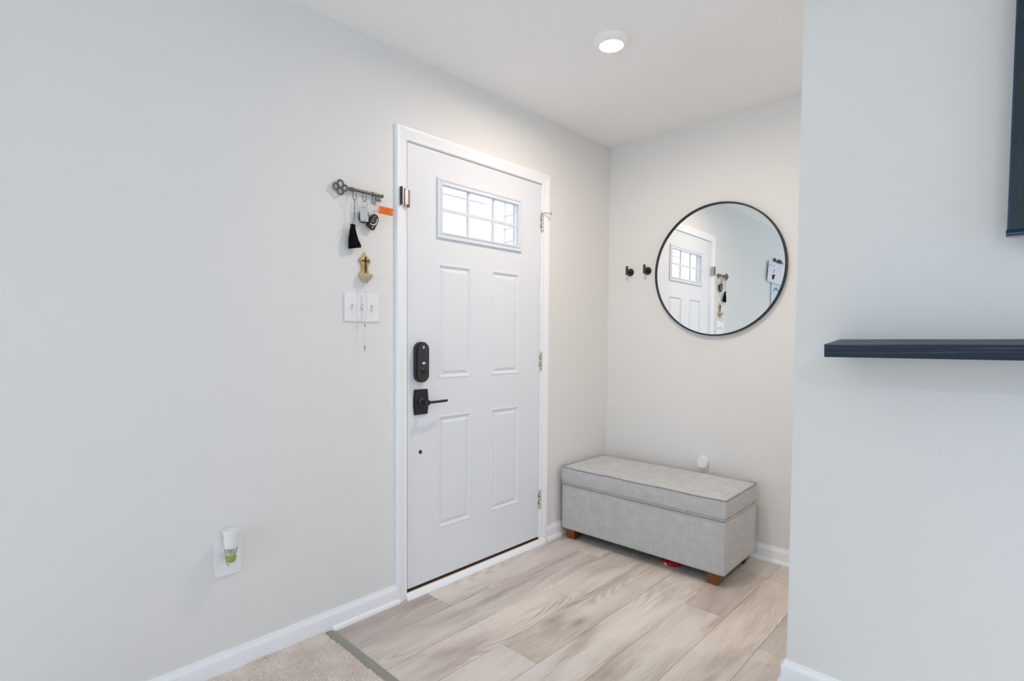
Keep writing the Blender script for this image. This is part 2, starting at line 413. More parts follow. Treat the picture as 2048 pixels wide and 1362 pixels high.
# ---- transition strip and carpet
def strip_profile(bm, x0, x1):
    pr = [(-2.034, 0.0), (-2.030, 0.0035), (-2.022, 0.0055), (-2.004, 0.0055), (-1.994, 0.0035), (-1.988, 0.0005), (-1.988, 0.0)]
    return prism(bm, pr, 'x', x0, x1)
tag(obj('transition_strip', strip_profile(bmesh.new(), 0.002, FX+0.03), M_strip, smooth=True), 'grey vinyl transition strip between beige carpet and wood plank floor', 'floor strip')
bm = prism(bmesh.new(), [(FX+.028, 0.0), (FX+.028, 0.0005), (FX+.034, 0.0035), (FX+.044, 0.0055), (FX+.062, 0.0055), (FX+.07, 0.0035), (FX+.074, 0)], 'y', -1.99, YP-0.016)
# (continues the plank edge toward the partition, outside the photograph)
ts = obj('transition_strip', bm, M_strip, smooth=True)
tag(ts, 'short grey transition strip running to the foot of the right-hand wall', 'floor strip')
bm = bmesh.new()
bx(bm, FX-0.001, FX+.03, -1.99, YP+0.0, -0.006, 0.0)
struct(obj('trim_3', bm, M_strip))
# carpet: slab plus cut-pile tufts, one piece of stuff
bm = bmesh.new(); bx(bm, 0.0, XR, YB, -2.0345, -0.006, 0.007); bx(bm, FX+.0745, XR, -2.0345, YP, -0.006, 0.007)
me = bpy.data.meshes.new('carpet'); 
slab_v = []; slab_f = []
bm.verts.index_update()
slab_v = [tuple(v.co) for v in bm.verts]; slab_f = [tuple(v.index for v in f.verts) for f in bm.faces]; bm.free()
def tufts(x0, x1, y0, y1, sp):
    nx, ny = int((x1-x0)/sp), int((y1-y0)/sp)
    gx, gy = np.meshgrid(np.arange(nx), np.arange(ny)); n = gx.size
    px = x0+(gx.ravel()+0.5+rng.uniform(-.45, .45, n))*sp; py = y0+(gy.ravel()+0.5+rng.uniform(-.45, .45, n))*sp
    h = 0.0125+rng.uniform(-.0018, .0018, n) + 0.0018*np.sin(px*23+py*9)*np.sin(py*31-px*7)
    a = rng.uniform(0, 2*PI, n); r = sp*rng.uniform(.50, .68, n)
    lx, ly = rng.normal(0, .0018, n), rng.normal(0, .0018, n)
    V = np.zeros((n, 6, 3))
    for k in range(3):
        t = a+k*2*PI/3
        V[:, k] = np.stack([px+r*np.cos(t), py+r*np.sin(t), np.full(n, .004)], -1)
        V[:, k+3] = np.stack([px+lx+r*.62*np.cos(t+.5), py+ly+r*.62*np.sin(t+.5), h], -1)
    V[:, :, 0] = np.maximum(V[:, :, 0], x0+0.0005)
    b = (np.arange(n)*6)[:, None]
    quads = np.concatenate([b+np.array([[k, (k+1) % 3, (k+1) % 3+3, k+3]]) for k in range(3)])
    tris = b+np.array([[3, 4, 5]])
    return V.reshape(-1, 3), quads, tris
V1, Q1, T1 = tufts(0.0145, 1.7, -3.0, -2.032, 0.0042)
nv0 = len(slab_v); allv = slab_v + V1.tolist()
faces = slab_f + (Q1+nv0).tolist() + (T1+nv0).tolist()
me.from_pydata(allv, [], faces); me.materials.append(M_carpet); me.update()
cp = bpy.data.objects.new('carpet', me); C.objects.link(cp)
tag(cp, 'beige cut pile carpet in front of the wood plank entry floor', 'carpet', kind='stuff')

# ---- baseboards
BP = [(0, 0), (0.014, 0), (0.014, 0.060), (0.0125, 0.066), (0.0085, 0.071), (0.0065, 0.077), (0.005, 0.083), (0, 0.083)]
SP = [(0.0, 0), (0.011, 0), (0.0105, 0.007), (0.008, 0.013), (0.004, 0.0175), (0, 0.019)]
CY0, CY1 = -1.683, -0.637   # outer edges of the door casing
def base_y(name, y0, y1, zb=0.0):   # on the left wall, running in y
    return obj(name, prism(bmesh.new(), [(u, v+zb) for u, v in BP], 'y', y0, y1), M_trim, smooth=True)
b1 = struct(base_y('baseboard_left', YB, CY0)); b2 = struct(base_y('baseboard_entry', CY1, -0.0))
obj('shoe_moulding', prism(bmesh.new(), [(0.014+u, v) for u, v in SP], 'y', -1.995, CY0+0.012), M_trim, b1, smooth=True)
obj('shoe_moulding', prism(bmesh.new(), [(0.014+u, v) for u, v in SP], 'y', CY1-0.004, -0.014), M_trim, b2, smooth=True)
b3 = struct(obj('baseboard_far', prism(bmesh.new(), [(-u, v) for u, v in BP], 'x', 0.014, 3.2), M_trim, smooth=True))
# profile coordinates for an x-run are (y,z)
obj('shoe_moulding', prism(bmesh.new(), [(-0.014-u, v) for u, v in SP], 'x', 0.025, 3.2), M_trim, b3, smooth=True)
def L_base(prof, off, name, parent=None):
    """mitred run round the free end of the partition: front face, end face"""
    bm = bmesh.new(); rings = []
    path = [((XR, YP), (0, -1)), ((XP, YP), (-1, -1)), ((XP, YP+0.12), (-1, 1)), ((2.9, YP+0.12), (0, 1))]
    for (px, py), (nx, ny) in path:
        rings.append([bm.verts.new((px+nx*(u+off), py+ny*(u+off), v)) for u, v in prof])
    n = len(prof)
    for A, B in zip(rings, rings[1:]):
        for i in range(n): bm.faces.new((A[i], A[(i+1) % n], B[(i+1) % n], B[i]))
    bm.faces.new(rings[0]); bm.faces.new(rings[-1][::-1])
    return obj(name, bm, M_trim, parent, smooth=True)
b4 = struct(L_base(BP, 0, 'baseboard_right')); 
# shoe only where the floor is hard: the end face
obj('shoe_moulding', prism(bmesh.new(), [(XP-0.014-u, v) for u, v in SP], 'y', YP-0.014, YP+0.134), M_trim, b4, smooth=True)

# ------------------------------------------------------------------ door
door = struct(thing('door_1', (0, (DY0+DY1)/2, 0)))
tag(door, 'white four panel steel entry door with a six pane lite', None)
panels = [(-1.443, -1.230, 1.001, 1.550), (-1.090, -0.875, 1.001, 1.550), (-1.443, -1.230, 0.275, 0.824), (-1.088, -0.872, 0.275, 0.824)]
LITE = (-1.452, -0.866, 1.668, 1.950)
bm = bmesh.new()
holes = panels + [(LITE[0]+.012, LITE[1]-.012, LITE[2]+.012, LITE[3]-.012)]
us = sorted({DY0, DY1, *[h[0] for h in holes], *[h[1] for h in holes]}); zs = sorted({DZ0, DZ1, *[h[2] for h in holes], *[h[3] for h in holes]})
vd = {}
def V(x, y, z):
    k = (round(x, 5), round(y, 5), round(z, 5))
    if k not in vd: vd[k] = bm.verts.new(k)
    return vd[k]
lite_h = holes[-1]
for side in (0, -0.044):
    for a, b in zip(us, us[1:]):
        for c, d in zip(zs, zs[1:]):
            hs = [h for h in holes if h[0] <= a and b <= h[1] and h[2] <= c and d <= h[3]]
            if hs: continue
            bm.faces.new((V(side, a, c), V(side, b, c), V(side, b, d), V(side, a, d)))
# outer edges and window reveal
def ring(y0, y1, z0, z1):
    for (a, b), (c, d) in (((y0, z0), (y1, z0)), ((y1, z0), (y1, z1)), ((y1, z1), (y0, z1)), ((y0, z1), (y0, z0))):
        # split along grid so that edges match
        if a == c: pts = [(a, z) for z in zs if min(b, d) <= z <= max(b, d)]
        else: pts = [(y, b) for y in us if min(a, c) <= y <= max(a, c)]
        for p, q in zip(pts, pts[1:]): bm.faces.new((V(0, *p), V(0, *q), V(-.044, *q), V(-.044, *p)))
ring(DY0, DY1, DZ0, DZ1); ring(*lite_h)
obj('door_slab', bm, M_door, door)
def door_panel(y0, y1, z0, z1):
    bm = bmesh.new()
    steps = [(0, 0), (0.003, 0.0022), (0.009, 0.0022), (0.013, -0.0015), (0.017, -0.0065), (0.021, -0.0072), (0.034, -0.0010), (0.037, 0.0)]
    rg = []
    for ins, dx in steps:
        rg.append([bm.verts.new(p) for p in ((dx, y0+ins, z0+ins), (dx, y1-ins, z0+ins), (dx, y1-ins, z1-ins), (dx, y0+ins, z1-ins))])
    for A, B in zip(rg, rg[1:]):
        for i in range(4): bm.faces.new((A[i], A[(i+1) % 4], B[(i+1) % 4], B[i]))
    bm.faces.new(rg[-1])
    bk = [bm.verts.new(p) for p in ((-.044, y0, z0), (-.044, y1, z0), (-.044, y1, z1), (-.044, y0, z1))]
    for i in range(4): bm.faces.new((rg[0][i], rg[0][(i+1) % 4], bk[(i+1) % 4], bk[i]))
    bm.faces.new(bk[::-1])
    return obj('panel', bm, M_door, door)
for p in panels: door_panel(*p)
# lite frame
def rect_sweep(prof, y0, y1, z0, z1):
    """prof: (inset toward the centre, x)"""
    bm = bmesh.new(); rg = []
    for s, x in prof: rg.append([bm.verts.new(p) for p in ((x, y0+s, z0+s), (x, y1-s, z0+s), (x, y1-s, z1-s), (x, y0+s, z1-s))])
    n = len(rg)
    for j in range(n):
        A, B = rg[j], rg[(j+1) % n]
        for i in range(4): bm.faces.new((A[i], A[(i+1) % 4], B[(i+1) % 4], B[i]))
    return bm
LF = obj('window_frame', rect_sweep([(0, 0), (0, .008), (.003, .011), (.010, .011), (.013, .007), (.016, .0065), (.024, .012), (.028, .0125), (.031, .010), (.031, -.015), (.028, -.017), (.0125, -.017), (.0125, 0)], *LITE), M_white_win, door)
gy0, gy1, gz0, gz1 = LITE[0]+.031, LITE[1]-.031, LITE[2]+.031, LITE[3]-.031
obj('window_frame', rect_sweep([(0, -.0445), (0, -.052), (.004, -.056), (.012, -.056), (.015, -.052), (.015, -.0445)], *LITE), M_white_win, door)
mw_ = 0.0145
my = [gy0+(gy1-gy0)*k/3 for k in (1, 2)]; mz = (gz0+gz1)/2
xs0, xs1 = -.024, -.019
for y in my: obj('muntin', box(-.016, -.004, y-mw_/2, y+mw_/2, gz0-.002, gz1+.002, .001), M_white_win, LF)
for a, b in zip([gy0]+my, my+[gy1]): obj('muntin', box(-.016, -.0038, a+(mw_/2 if a > gy0 else -.002), b-(mw_/2 if b < gy1 else -.002), mz-mw_/2, mz+mw_/2, .001), M_white_win, LF)
for a, b in zip([gy0]+my, my+[gy1]):
    for c, d in ((gz0, mz), (mz, gz1)):
        obj('pane', box(-.012, -.008, a+(.001 if a == gy0 else .0045), b-(.001 if b == gy1 else .0045), c+(.001 if c == gz0 else .0045), d-(.001 if d == gz1 else .0045)), M_glass, LF)

# hinges with the pin stop on the top one
def hinge(z0, z1, stop=False):
    y = DY1+0.010; n = 5; g = (z1-z0)/n
    bm = bmesh.new()
    for k in range(n):
        lathe(bm, [(0, .0006), (.0056, .0006), (.0062, .0014), (.0062, g-.0014), (.0056, g-.0006), (0, g-.0006)], (.0065, y, z0+k*g), (0, 0, 1), 14)
        if k % 2: bx(bm, -.001, .0012, y-.0125, y, z0+k*g+.001, z0+(k+1)*g-.001)
    lathe(bm, [(0, 0), (.0045, 0), (.0045, .003), (0, .006)], (.0065, y, z1), (0, 0, 1), 12)
    lathe(bm, [(0, 0), (.0045, 0), (.0045, -.003), (0, -.006)], (.0065, y, z0), (0, 0, 1), 12)
    h_ = obj('hinge', bm, M_nickel, door, smooth=True)
    if stop:
        s = bmesh.new()
        tube(s, [(.0065, y, z1+.005), (.02, y+.008, z1+.006), (.045, y+.028, z1+.001)], .0028, 8)
        lathe(s, [(0, 0), (.009, 0), (.0105, .0015), (.009, .006), (0, .006)], (.043, y+.026, z1+.0015), (.5, 1, -.1), 16)
        lathe(s, [(0, 0), (.007, 0), (.007, .004), (0, .004)], (.0065, y, z1+.003), (0, 0, 1), 12)
        tube(s, [(.0065, y, z1+.005), (.02, y-.014, z1+.004)], .0022, 8)
        lathe(s, [(0, 0), (.005, 0), (.005, .003), (0, .003)], (.019, y-.013, z1+.004), (.7, -.7, 0), 12)
        obj('hinge_pin_stop', s, M_nickel, h_, smooth=True)
hinge(1.806, 1.906, True); hinge(1.014, 1.116); hinge(0.206, 0.312)

# smart lock: stadium-shaped body with keypad face, badge, light window and thumb turn
lc = (-1.5475, 1.0845)
lk = obj('deadbolt_lock', prism(bmesh.new(), rrect(.070, .186, .0345, 10, lc[0]-.004, lc[1]), 'x', .0005, .030, .004), M_black, door, smooth=True)
obj('lock_face', prism(bmesh.new(), rrect(.064, .180, .0315, 10, lc[0]-.004, lc[1]), 'x', .0302, .0335, .001), M_black_face, lk, smooth=True)
yc = lc[0]-.004
obj('badge', lathe(bmesh.new(), [(0, .0005), (.0052, .0005), (.0060, 0), (.0060, -.003)], (.0345, yc, 1.153), (1, 0, 0), 20), mat('badge_silver', (.75, .75, .75), .35, metal=.3), lk, smooth=True)
bm = tube(bmesh.new(), [(.0352, yc+.0026*math.cos(t), 1.153+.0026*math.sin(t)) for t in np.linspace(0, 2*PI, 16, endpoint=False)], .0005, 6, True)
bm = prism(bm, [(yc-.0014, 1.1546), (yc-.0006, 1.1546), (yc+.0000, 1.1534), (yc+.0006, 1.1546), (yc+.0014, 1.1546), (yc+.0004, 1.1526), (yc+.0004, 1.1512), (yc-.0004, 1.1512), (yc-.0004, 1.1526)], 'x', .0348, .0353)
obj('badge_mark', bm, M_ink, lk)
obj('indicator', prism(bmesh.new(), rrect(.017, .0095, .004, 5, yc+.001, 1.0805), 'x', .0334, .0345), mat('indicator_white', (.8, .8, .82), .3), lk, smooth=True)
obj('thumb_turn', lathe(bmesh.new(), [(0, .003), (.012, .003), (.0145, .001), (.0165, 0), (.0165, -.003)], (.0345, yc, 1.0435), (1, 0, 0), 28), M_bronze, lk, smooth=True)
bm = prism(bmesh.new(), rrect(.030, .009, .004, 5, yc, 1.0435), 'x', .036, .048, .001)
obj('thumb_turn', bm, M_bronze, lk, smooth=True)

# lever handle: bowed square plate, rose, lever
pc = (-1.5455, 0.8995); hw, hh = .037, .0585
def plate():
    bm = bmesh.new(); n = 12; rg = []
    out = []
    for i in range(n+1):
        t = -1+2*i/n; out.append((pc[0]+hw*(1+.14*(1-t*t)), pc[1]+hh*t))
    left = [(2*pc[0]-y, z) for y, z in out[::-1]]
    poly = out+left
    return prism(bm, poly, 'x', .0005, .009, .0025)
lev = obj('door_lever', plate(), M_black, door, smooth=True)
obj('rose', lathe(bmesh.new(), [(.019, .000), (.019, .004), (.015, .009), (.011, .011), (.011, .04), (0, .04)], (.009, pc[0], pc[1]+.001), (1, 0, 0), 28), M_black, lev, smooth=True)
bm = lathe(bmesh.new(), [(0, 0), (.0115, 0), (.0125, .002), (.0125, .018), (.0115, .020), (0, .020)], (.044, pc[0], pc[1]+.001), (1, 0, 0), 24)
tube(bm, [(.056, pc[0]+.006, pc[1]+.001), (.058, pc[0]+.03, pc[1]+.001), (.056, pc[0]+.075, pc[1]+.001), (.050, pc[0]+.118, pc[1]+.001)], .0062, 12)
obj('lever', bm, M_black, lev, smooth=True)
for dz in (.022, -.022): obj('screw', lathe(bmesh.new(), [(0, .0012), (.0025, .0012), (.003, 0)], (.0092, pc[0]+.001, pc[1]+dz), (1, 0, 0), 12), M_dark, lev)
# viewer plug low on the door
pv = obj('hole_plug', lathe(bmesh.new(), [(0, .004), (.006, .004), (.0085, .0025), (.0092, 0)], (0.0003, -1.5455, 0.6645), (1, 0, 0), 24), M_black, door, smooth=True)
# door bottom sweep
obj('bottom_sweep', box(-.042, -.001, DY0+.002, DY1-.002, .0305, DZ0, .001), M_sill, door)

# ---- casing and jamb (mitred profile)
trim = struct(thing('trim_1', (0, (CY0+CY1)/2, 0)))
CP = [(0.0, 0.0), (0.0, .009), (.003, .0115), (.008, .0115), (.011, .0095), (.014, .010), (.030, .0135), (.044, .0165), (.050, .0175), (.055, .0165), (.057, .013), (.057, 0.0)]
ci0, ci1, ciz = -1.626, -0.694, 2.0755
def casing(kind):
    bm = bmesh.new(); rg = []
    w_ = lambda s, x, top: None
    if kind == 'l': path = [lambda s, x: (x, ci0-s, 0.0), lambda s, x: (x, ci0-s, ciz+s)]
    if kind == 'r': path = [lambda s, x: (x, ci1+s, 0.0), lambda s, x: (x, ci1+s, ciz+s)]
    if kind == 't': path = [lambda s, x: (x, ci0-s, ciz+s), lambda s, x: (x, ci1+s, ciz+s)]
    rg = [[bm.verts.new(f(s, x)) for s, x in CP] for f in path]
    n = len(CP)
    for i in range(n): bm.faces.new((rg[0][i], rg[0][(i+1) % n], rg[1][(i+1) % n], rg[1][i]))
    bm.faces.new(rg[0]); bm.faces.new(rg[1][::-1])
    return obj('casing', bm, M_trim, trim, smooth=True)
for k in 'lrt': casing(k)
bm = bmesh.new()
j = .003
bx(bm, -.12, .0005, DY0-.022, DY0-j, 0, DZ1+.022); bx(bm, -.12, .0005, DY1+j, DY1+.022, 0, DZ1+.022); bx(bm, -.12, .0005, DY0-j, DY1+j, DZ1+j, DZ1+.022)
bx(bm, -.058, -.046, DY0-j, DY0+.010, 0.03, DZ1+j); bx(bm, -.058, -.046, DY1-.010, DY1+j, 0.03, DZ1+j); bx(bm, -.058, -.046, DY0, DY1, DZ1-.010, DZ1+j)
obj('jamb', bm, M_trim, trim)
# ---- threshold: white leaning moulding in front of a bronze and brass sill
th = struct(thing('trim_2', (0, (DY0+DY1)/2, 0)))
obj('sill', box(-.12, .006, DY0-j, DY1+j, 0, .0285, .002), M_sill, th)
obj('sill_edge', box(.0062, .0105, DY0-.001, DY1+.001, .006, .0290, .001), M_brass, th)
obj('threshold_moulding', prism(bmesh.new(), [(.0108, 0), (.036, 0), (.037, .004), (.033, .012), (.026, .021), (.019, .0275), (.014, .0285), (.0108, .0275)], 'y', -1.637, -.668), M_trim, th, smooth=True)

# ---- flip latch on casing/jamb edge above the key rack height
g = thing('security_latch', (0, -1.65, 1.78), 'satin nickel swing latch mounted high on the left door casing', 'latch')
obj('wall_leaf', box(.0125, .0160, -1.668, -1.628, 1.778, 1.858, .0012), M_nickel_lt, g)
obj('latch_bar', box(.016, .031, -1.6640, -1.6575, 1.782, 1.861, .0015), M_nickel_lt, g)
obj('shade_plate', box(.0165, .0305, -1.6680, -1.6642, 1.783, 1.860, .001), M_dark, g)  # dark plate painting the shaded side of the nickel bar
obj('door_leaf', box(.0012, .030, -1.6255, -1.621, 1.776, 1.852, .001), M_nickel_lt, g)
obj('catch', box(.020, .0235, -1.646, -1.618, 1.786, 1.846, .001), M_nickel_lt, g)
obj('latch_knuckle', tube(bmesh.new(), [(.0185, -1.641, 1.777), (.0185, -1.641, 1.857)], .0045, 12), M_nickel_lt, g, smooth=True)

# ------------------------------------------------------------------ storage bench
BN = thing('storage_bench', (0.52, -0.30, 0), 'grey linen upholstered storage bench with tufted lid and short wooden legs', 'bench')
bx0, bx1, by0, by1 = 0.032, 1.010, -0.517, -0.085
def soft_box(x0, x1, y0, y1, z0, z1, r, bulge, nx=30, ny=14, nz=8):
    """box with rounded vertical edges and gently bulging sides"""
    bm = bmesh.new(); bmesh.ops.create_cube(bm, size=2.0)
    bmesh.ops.subdivide_edges(bm, edges=bm.edges, cuts=14, use_grid_fill=True)
    cx, cy, cz = (x0+x1)/2, (y0+y1)/2, (z0+z1)/2; hx, hy, hz = (x1-x0)/2, (y1-y0)/2, (z1-z0)/2
    # warp the grid toward the edges so that the fillets have vertices
    def wp(t): return math.copysign(1-(1-abs(t))**2.2, t)
    for v in bm.verts:
        a, b, c = wp(v.co.x), wp(v.co.y), wp(v.co.z)
        px, py, pz = a*hx, b*hy, c*hz
        # fillet
        q = Vector((max(abs(px)-(hx-r), 0), max(abs(py)-(hy-r), 0), max(abs(pz)-(hz-r), 0)))
        if q.length > r:
            q = q*(r/q.length)
            if abs(px) > hx-r: px = math.copysign(hx-r+q.x, px)
            if abs(py) > hy-r: py = math.copysign(hy-r+q.y, py)
            if abs(pz) > hz-r: pz = math.copysign(hz-r+q.z, pz)
        k = bulge*(1-c*c)
        px += math.copysign(k, px)*min(1, abs(px)/hx)**6; py += math.copysign(k, py)*min(1, abs(py)/hy)**6
        v.co = (cx+px, cy+py, cz+pz)
    return bm
obj('body', soft_box(bx0, bx1, by0, by1, .055, .325, .012, .002), M_fab, BN, smooth='all')
def lid():
    bm = soft_box(bx0-.001, bx1+.002, by0-.004, by1+.001, .331, .428, .010, .004)
    # add resolution on top for the tufting
    top = [f for f in bm.faces if f.calc_center_median().z > .42]
    bmesh.ops.subdivide_edges(bm, edges=list({e for f in top for e in f.edges}), cuts=2, use_grid_fill=True)
    dims = []
    for k in range(5):
        for r_ in range(2): dims.append((bx0+.11+k*.19, by0+.135+r_*.165))
    for v in bm.verts:
        if v.co.z > .415:
            u = (v.co.x-bx0)/(bx1-bx0); w2 = (v.co.y-by0)/(by1-by0)
            u = min(max(u, 0), 1); w2 = min(max(w2, 0), 1)
            crown = (1-(2*u-1)**8)*(1-(2*w2-1)**6)
            d = 0
            for a, b in dims:
                rr = math.hypot(v.co.x-a, v.co.y-b); d += .012*math.exp(-(rr/.018)**2)+.009*math.exp(-(rr/.048)**2)
            v.co.z += .012*crown-d*crown + .0012*math.sin(v.co.x*31)*math.sin(v.co.y*27)*crown
        if v.co.z > .41 and v.co.y < by0+.004: v.co.z += .0015*math.sin(v.co.x*19+1)
    return bm, dims
bm, dims = lid()
LD = obj('lid', bm, M_fab, BN, smooth='all')
for a, b in dims:
    obj('tuft_button', lathe(bmesh.new(), [(0, .003), (.006, .0022), (.009, 0), (.009, -.003)], (a, b, .4270), (0, 0, 1), 14), M_fab, LD, smooth=True)
def pipe_loop(x0, x1, y0, y1, z, r, wob=0):
    pts = []; rc = .012
    def seg(a, b, n):
        for i in range(n):
            t = i/n; pts.append((a[0]+(b[0]-a[0])*t, a[1]+(b[1]-a[1])*t))
    cs = [(x0, y0), (x1, y0), (x1, y1), (x0, y1)]
    corners = []
    for i in range(4):
        p = Vector(cs[i]); a = Vector(cs[i-1]); b = Vector(cs[(i+1) % 4])
        da = (a-p).normalized()*rc; db = (b-p).normalized()*rc
        c = p+da+db
        corners.append([tuple(p+da), tuple(p+da*.29+db*.29), tuple(p+db)])
    for i in range(4):
        pts.append(corners[i][0]); pts.append(corners[i][1])
        seg(corners[i][2], corners[(i+1) % 4][0], 26)
    return tube(bmesh.new(), [(x, y, z+wob*math.sin(x*19+1)+wob*.6*math.sin(x*41+y*13)) for x, y in pts], r, 8, True)
obj('piping', pipe_loop(bx0-.001, bx1+.003, by0-.004, by1+.001, .4265, .0032, .0012), M_pipe, LD, smooth='all')
obj('piping', pipe_loop(bx0-.001, bx1+.002, by0-.003, by1+.001, .3300, .0034), M_fab, BN, smooth='all')
obj('underside_darkener', box(bx0+.012, bx1-.012, by0+.012, by1-.012, .0535, .0552), M_dark, BN)  # unseen black sheet added to deepen the shade under the bench
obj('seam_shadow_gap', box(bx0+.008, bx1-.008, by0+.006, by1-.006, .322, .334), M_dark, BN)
for sx, sy in ((0, 0), (1, 0), (0, 1), (1, 1)):
    x = bx0+.026 if sx == 0 else bx1-.026-.060; y = by0+.012 if sy == 0 else by1-.012-.06
    bm = bmesh.new()
    inner = 1 if sx == 0 else -1
    # block with a quarter-round outer side, narrower at the floor
    o_ = x if sx == 0 else x+.060; i_ = x+.060 if sx == 0 else x
    prof = [(i_, 0), (i_, .0575), (o_, .0575), (o_, .020), (o_+inner*.001, .012), (o_+inner*.004, .005), (o_+inner*.010, 0)]
    prism(bm, prof, 'y', y, y+.060, .0012)
    obj('leg', bm, M_mahog, BN, smooth=True)
BN.rotation_euler.z = 0.016

# red cloth item under the bench
bm = bmesh.new()
bmesh.ops.create_icosphere(bm, subdivisions=4, radius=1)
for v in bm.verts:
    c = v.co.copy(); k = 1+.18*math.sin(7*c.x+3*c.y)*math.cos(5*c.y-4*c.z)+.08*math.sin(17*c.x-9*c.y)
    v.co = Vector((.700+c.x*.048*k, -.425+c.y*.040*k, max(.0005, .016+c.z*.0155*k)))
rc_ = obj('red_cloth', bm, M_red, smooth='all', origin=(.70, -.425, 0))
tag(rc_, 'small crumpled red cloth item with white band under the grey bench', 'cloth')
bm = tube(bmesh.new(), [(.672, -.462, .010), (.681, -.466, .014), (.690, -.467, .012), (.698, -.468, .005)], .004, 8, taper=[.5, 1, 1, .5])
obj('white_band', bm, M_white, rc_, smooth='all')

# ------------------------------------------------------------------ round mirror
MX, MZ, MR = 0.7320, 1.5968, 0.3795
mir = thing('round_mirror', (MX, 0, MZ), 'large round wall mirror with a thin black metal frame', 'mirror')
obj('frame', lathe(bmesh.new(), [(MR-.007, .0), (MR, .0), (MR, .022), (MR-.001, .024), (MR-.008, .024), (MR-.009, .022), (MR-.009, .013), (MR-.007, .013), (MR-.007, 0)], (MX, 0, MZ), (0, -1, 0), 160), M_black, mir, smooth=True)
gl = obj('mirror_glass', lathe(bmesh.new(), [(0, .0145), (MR-.0085, .0145), (MR-.0085, .0105), (0, .0105)], (MX, 0, MZ), (0, -1, 0), 160), M_mirror, mir, origin=(MX, -.0145, MZ))
gl.rotation_euler.x = math.radians(-0.42)

# ---- two coat hooks
def coat_hook(x, label):
    t = thing('coat_hook', (x, 0, 1.624), label, 'hook', 'coat hooks left of the round mirror')
    obj('rosette', lathe(bmesh.new(), [(0, .006), (.022, .006), (.0245, .004), (.0245, .0)], (x, 0, 1.624), (0, -1, 0), 32), M_bronze, t, smooth=True)
    obj('stem', tube(bmesh.new(), [(x, -.005, 1.624), (x, -.045, 1.624)], .0068, 16), M_bronze, t, smooth=True)
    obj('peg', lathe(bmesh.new(), [(0, -.020), (.0072, -.020), (.0080, -.019), (.0080, .034), (.0072, .035), (0, .035)], (x, -.045, 1.625), (0, 0, 1), 20), M_bronze, t, smooth=True)
coat_hook(.1665, 'dark bronze peg coat hook nearer the room corner')
coat_hook(.2915, 'dark bronze peg coat hook closest to the round mirror')

# ---- outlet with a round white plug-in behind the bench
t = thing('outlet_plate', (.691, 0, .38), 'white outlet plate mostly hidden behind the grey bench and plug', 'outlet')
obj('plate', prism(bmesh.new(), rrect(.071, .117, .004, 4, .691, .4395), 'y', -.0055, 0, .0015), M_white, t, smooth=True)
for z in (.4595, .4195): obj('socket', prism(bmesh.new(), rrect(.033, .028, .010, 6, .691, z), 'y', -.0070, -.0050, .0006), M_white, t, smooth=True)
t = thing('plug_in_sensor', (.687, -.007, .482), 'rounded white plug-in gadget in the outlet above the grey bench', 'plug-in device')
bm = prism(bmesh.new(), rrect(.058, .072, .0265, 12, .687, .482), 'y', -.047, -.012, .005)
obj('body', bm, M_white, t, smooth=True)
obj('neck', prism(bmesh.new(), rrect(.034, .040, .006, 4, .689, .476), 'y', -.013, -.0072), M_white, t)
obj('face_ring', tube(bmesh.new(), [(u, -.0472, v) for u, v in rrect(.044, .056, .021, 8, .687, .482)], .0008, 6, True), M_white, t)

# ------------------------------------------------------------------ key shaped rack, keys, pouch
KX = .015
t = thing('key_rack', (0, -1.86, 1.80), 'pewter key-shaped wall rack with three hooks left of the door', 'key rack')
for i, (y, z, ry, rz) in enumerate(((-1.9695, 1.800, .0105, .0125), (-1.9505, 1.8135, .0125, .0135), (-1.9505, 1.785, .0125, .0135), (-1.9310, 1.800, .0100, .0115))):
    pts = [(KX, y+ry*math.cos(a), z+rz*math.sin(a)) for a in np.linspace(0, 2*PI, 28, endpoint=False)]
    obj('bow_ring', tube(bmesh.new(), pts, .0040, 10, True), M_pewter, t, smooth='all')
bm = lathe(bmesh.new(), [(0, 0), (.004, 0), (.004, .004), (.0062, .007), (.004, .010), (.0055, .013), (.0082, .015), (.0082, .021), (.0055, .023), (.0065, .025), (.0085, .027), (.0066, .030),
                         (.0064, .115), (.0092, .117), (.0092, .121), (.0066, .124), (.0064, .162), (.0080, .164), (.0072, .168), (0, .169)], (KX, -1.9225, 1.8015), (0, 1, -.006), 20)
obj('shaft', bm, M_pewter, t, smooth=True)
bm = prism(bmesh.new(), [(-1.790, 1.798), (-1.790, 1.776), (-1.783, 1.776), (-1.783, 1.782), (-1.778, 1.782), (-1.778, 1.774), (-1.764, 1.774), (-1.764, 1.783), (-1.768, 1.783), (-1.768, 1.790), (-1.763, 1.790), (-1.763, 1.798)], 'x', KX-.0025, KX+.0025)
obj('key_bit', bm, M_pewter, t)
for y in (-1.900, -1.770): obj('mounting_post', tube(bmesh.new(), [(0, y, 1.8015), (KX, y, 1.8015)], .004, 10), M_pewter, t)
HK = [-1.8955, -1.8500, -1.8045]
for y in HK:
    pts = [(KX, y, 1.797), (KX+.001, y, 1.770)]
    for a in np.linspace(PI, 2*PI, 9): pts.append((KX+.0125+.0115*math.cos(a), y, 1.768+.0105*math.sin(a)))
    pts.append((KX+.0245, y, 1.778)); 
    bm = tube(bmesh.new(), pts, .0016, 8); lathe(bm, [(0, -.003), (.0022, -.002), (.003, 0), (.0022, .002), (0, .003)], (KX+.0247, y, 1.780), (0, 0, 1), 10)
    obj('hook', bm, M_pewter, t, smooth='all')
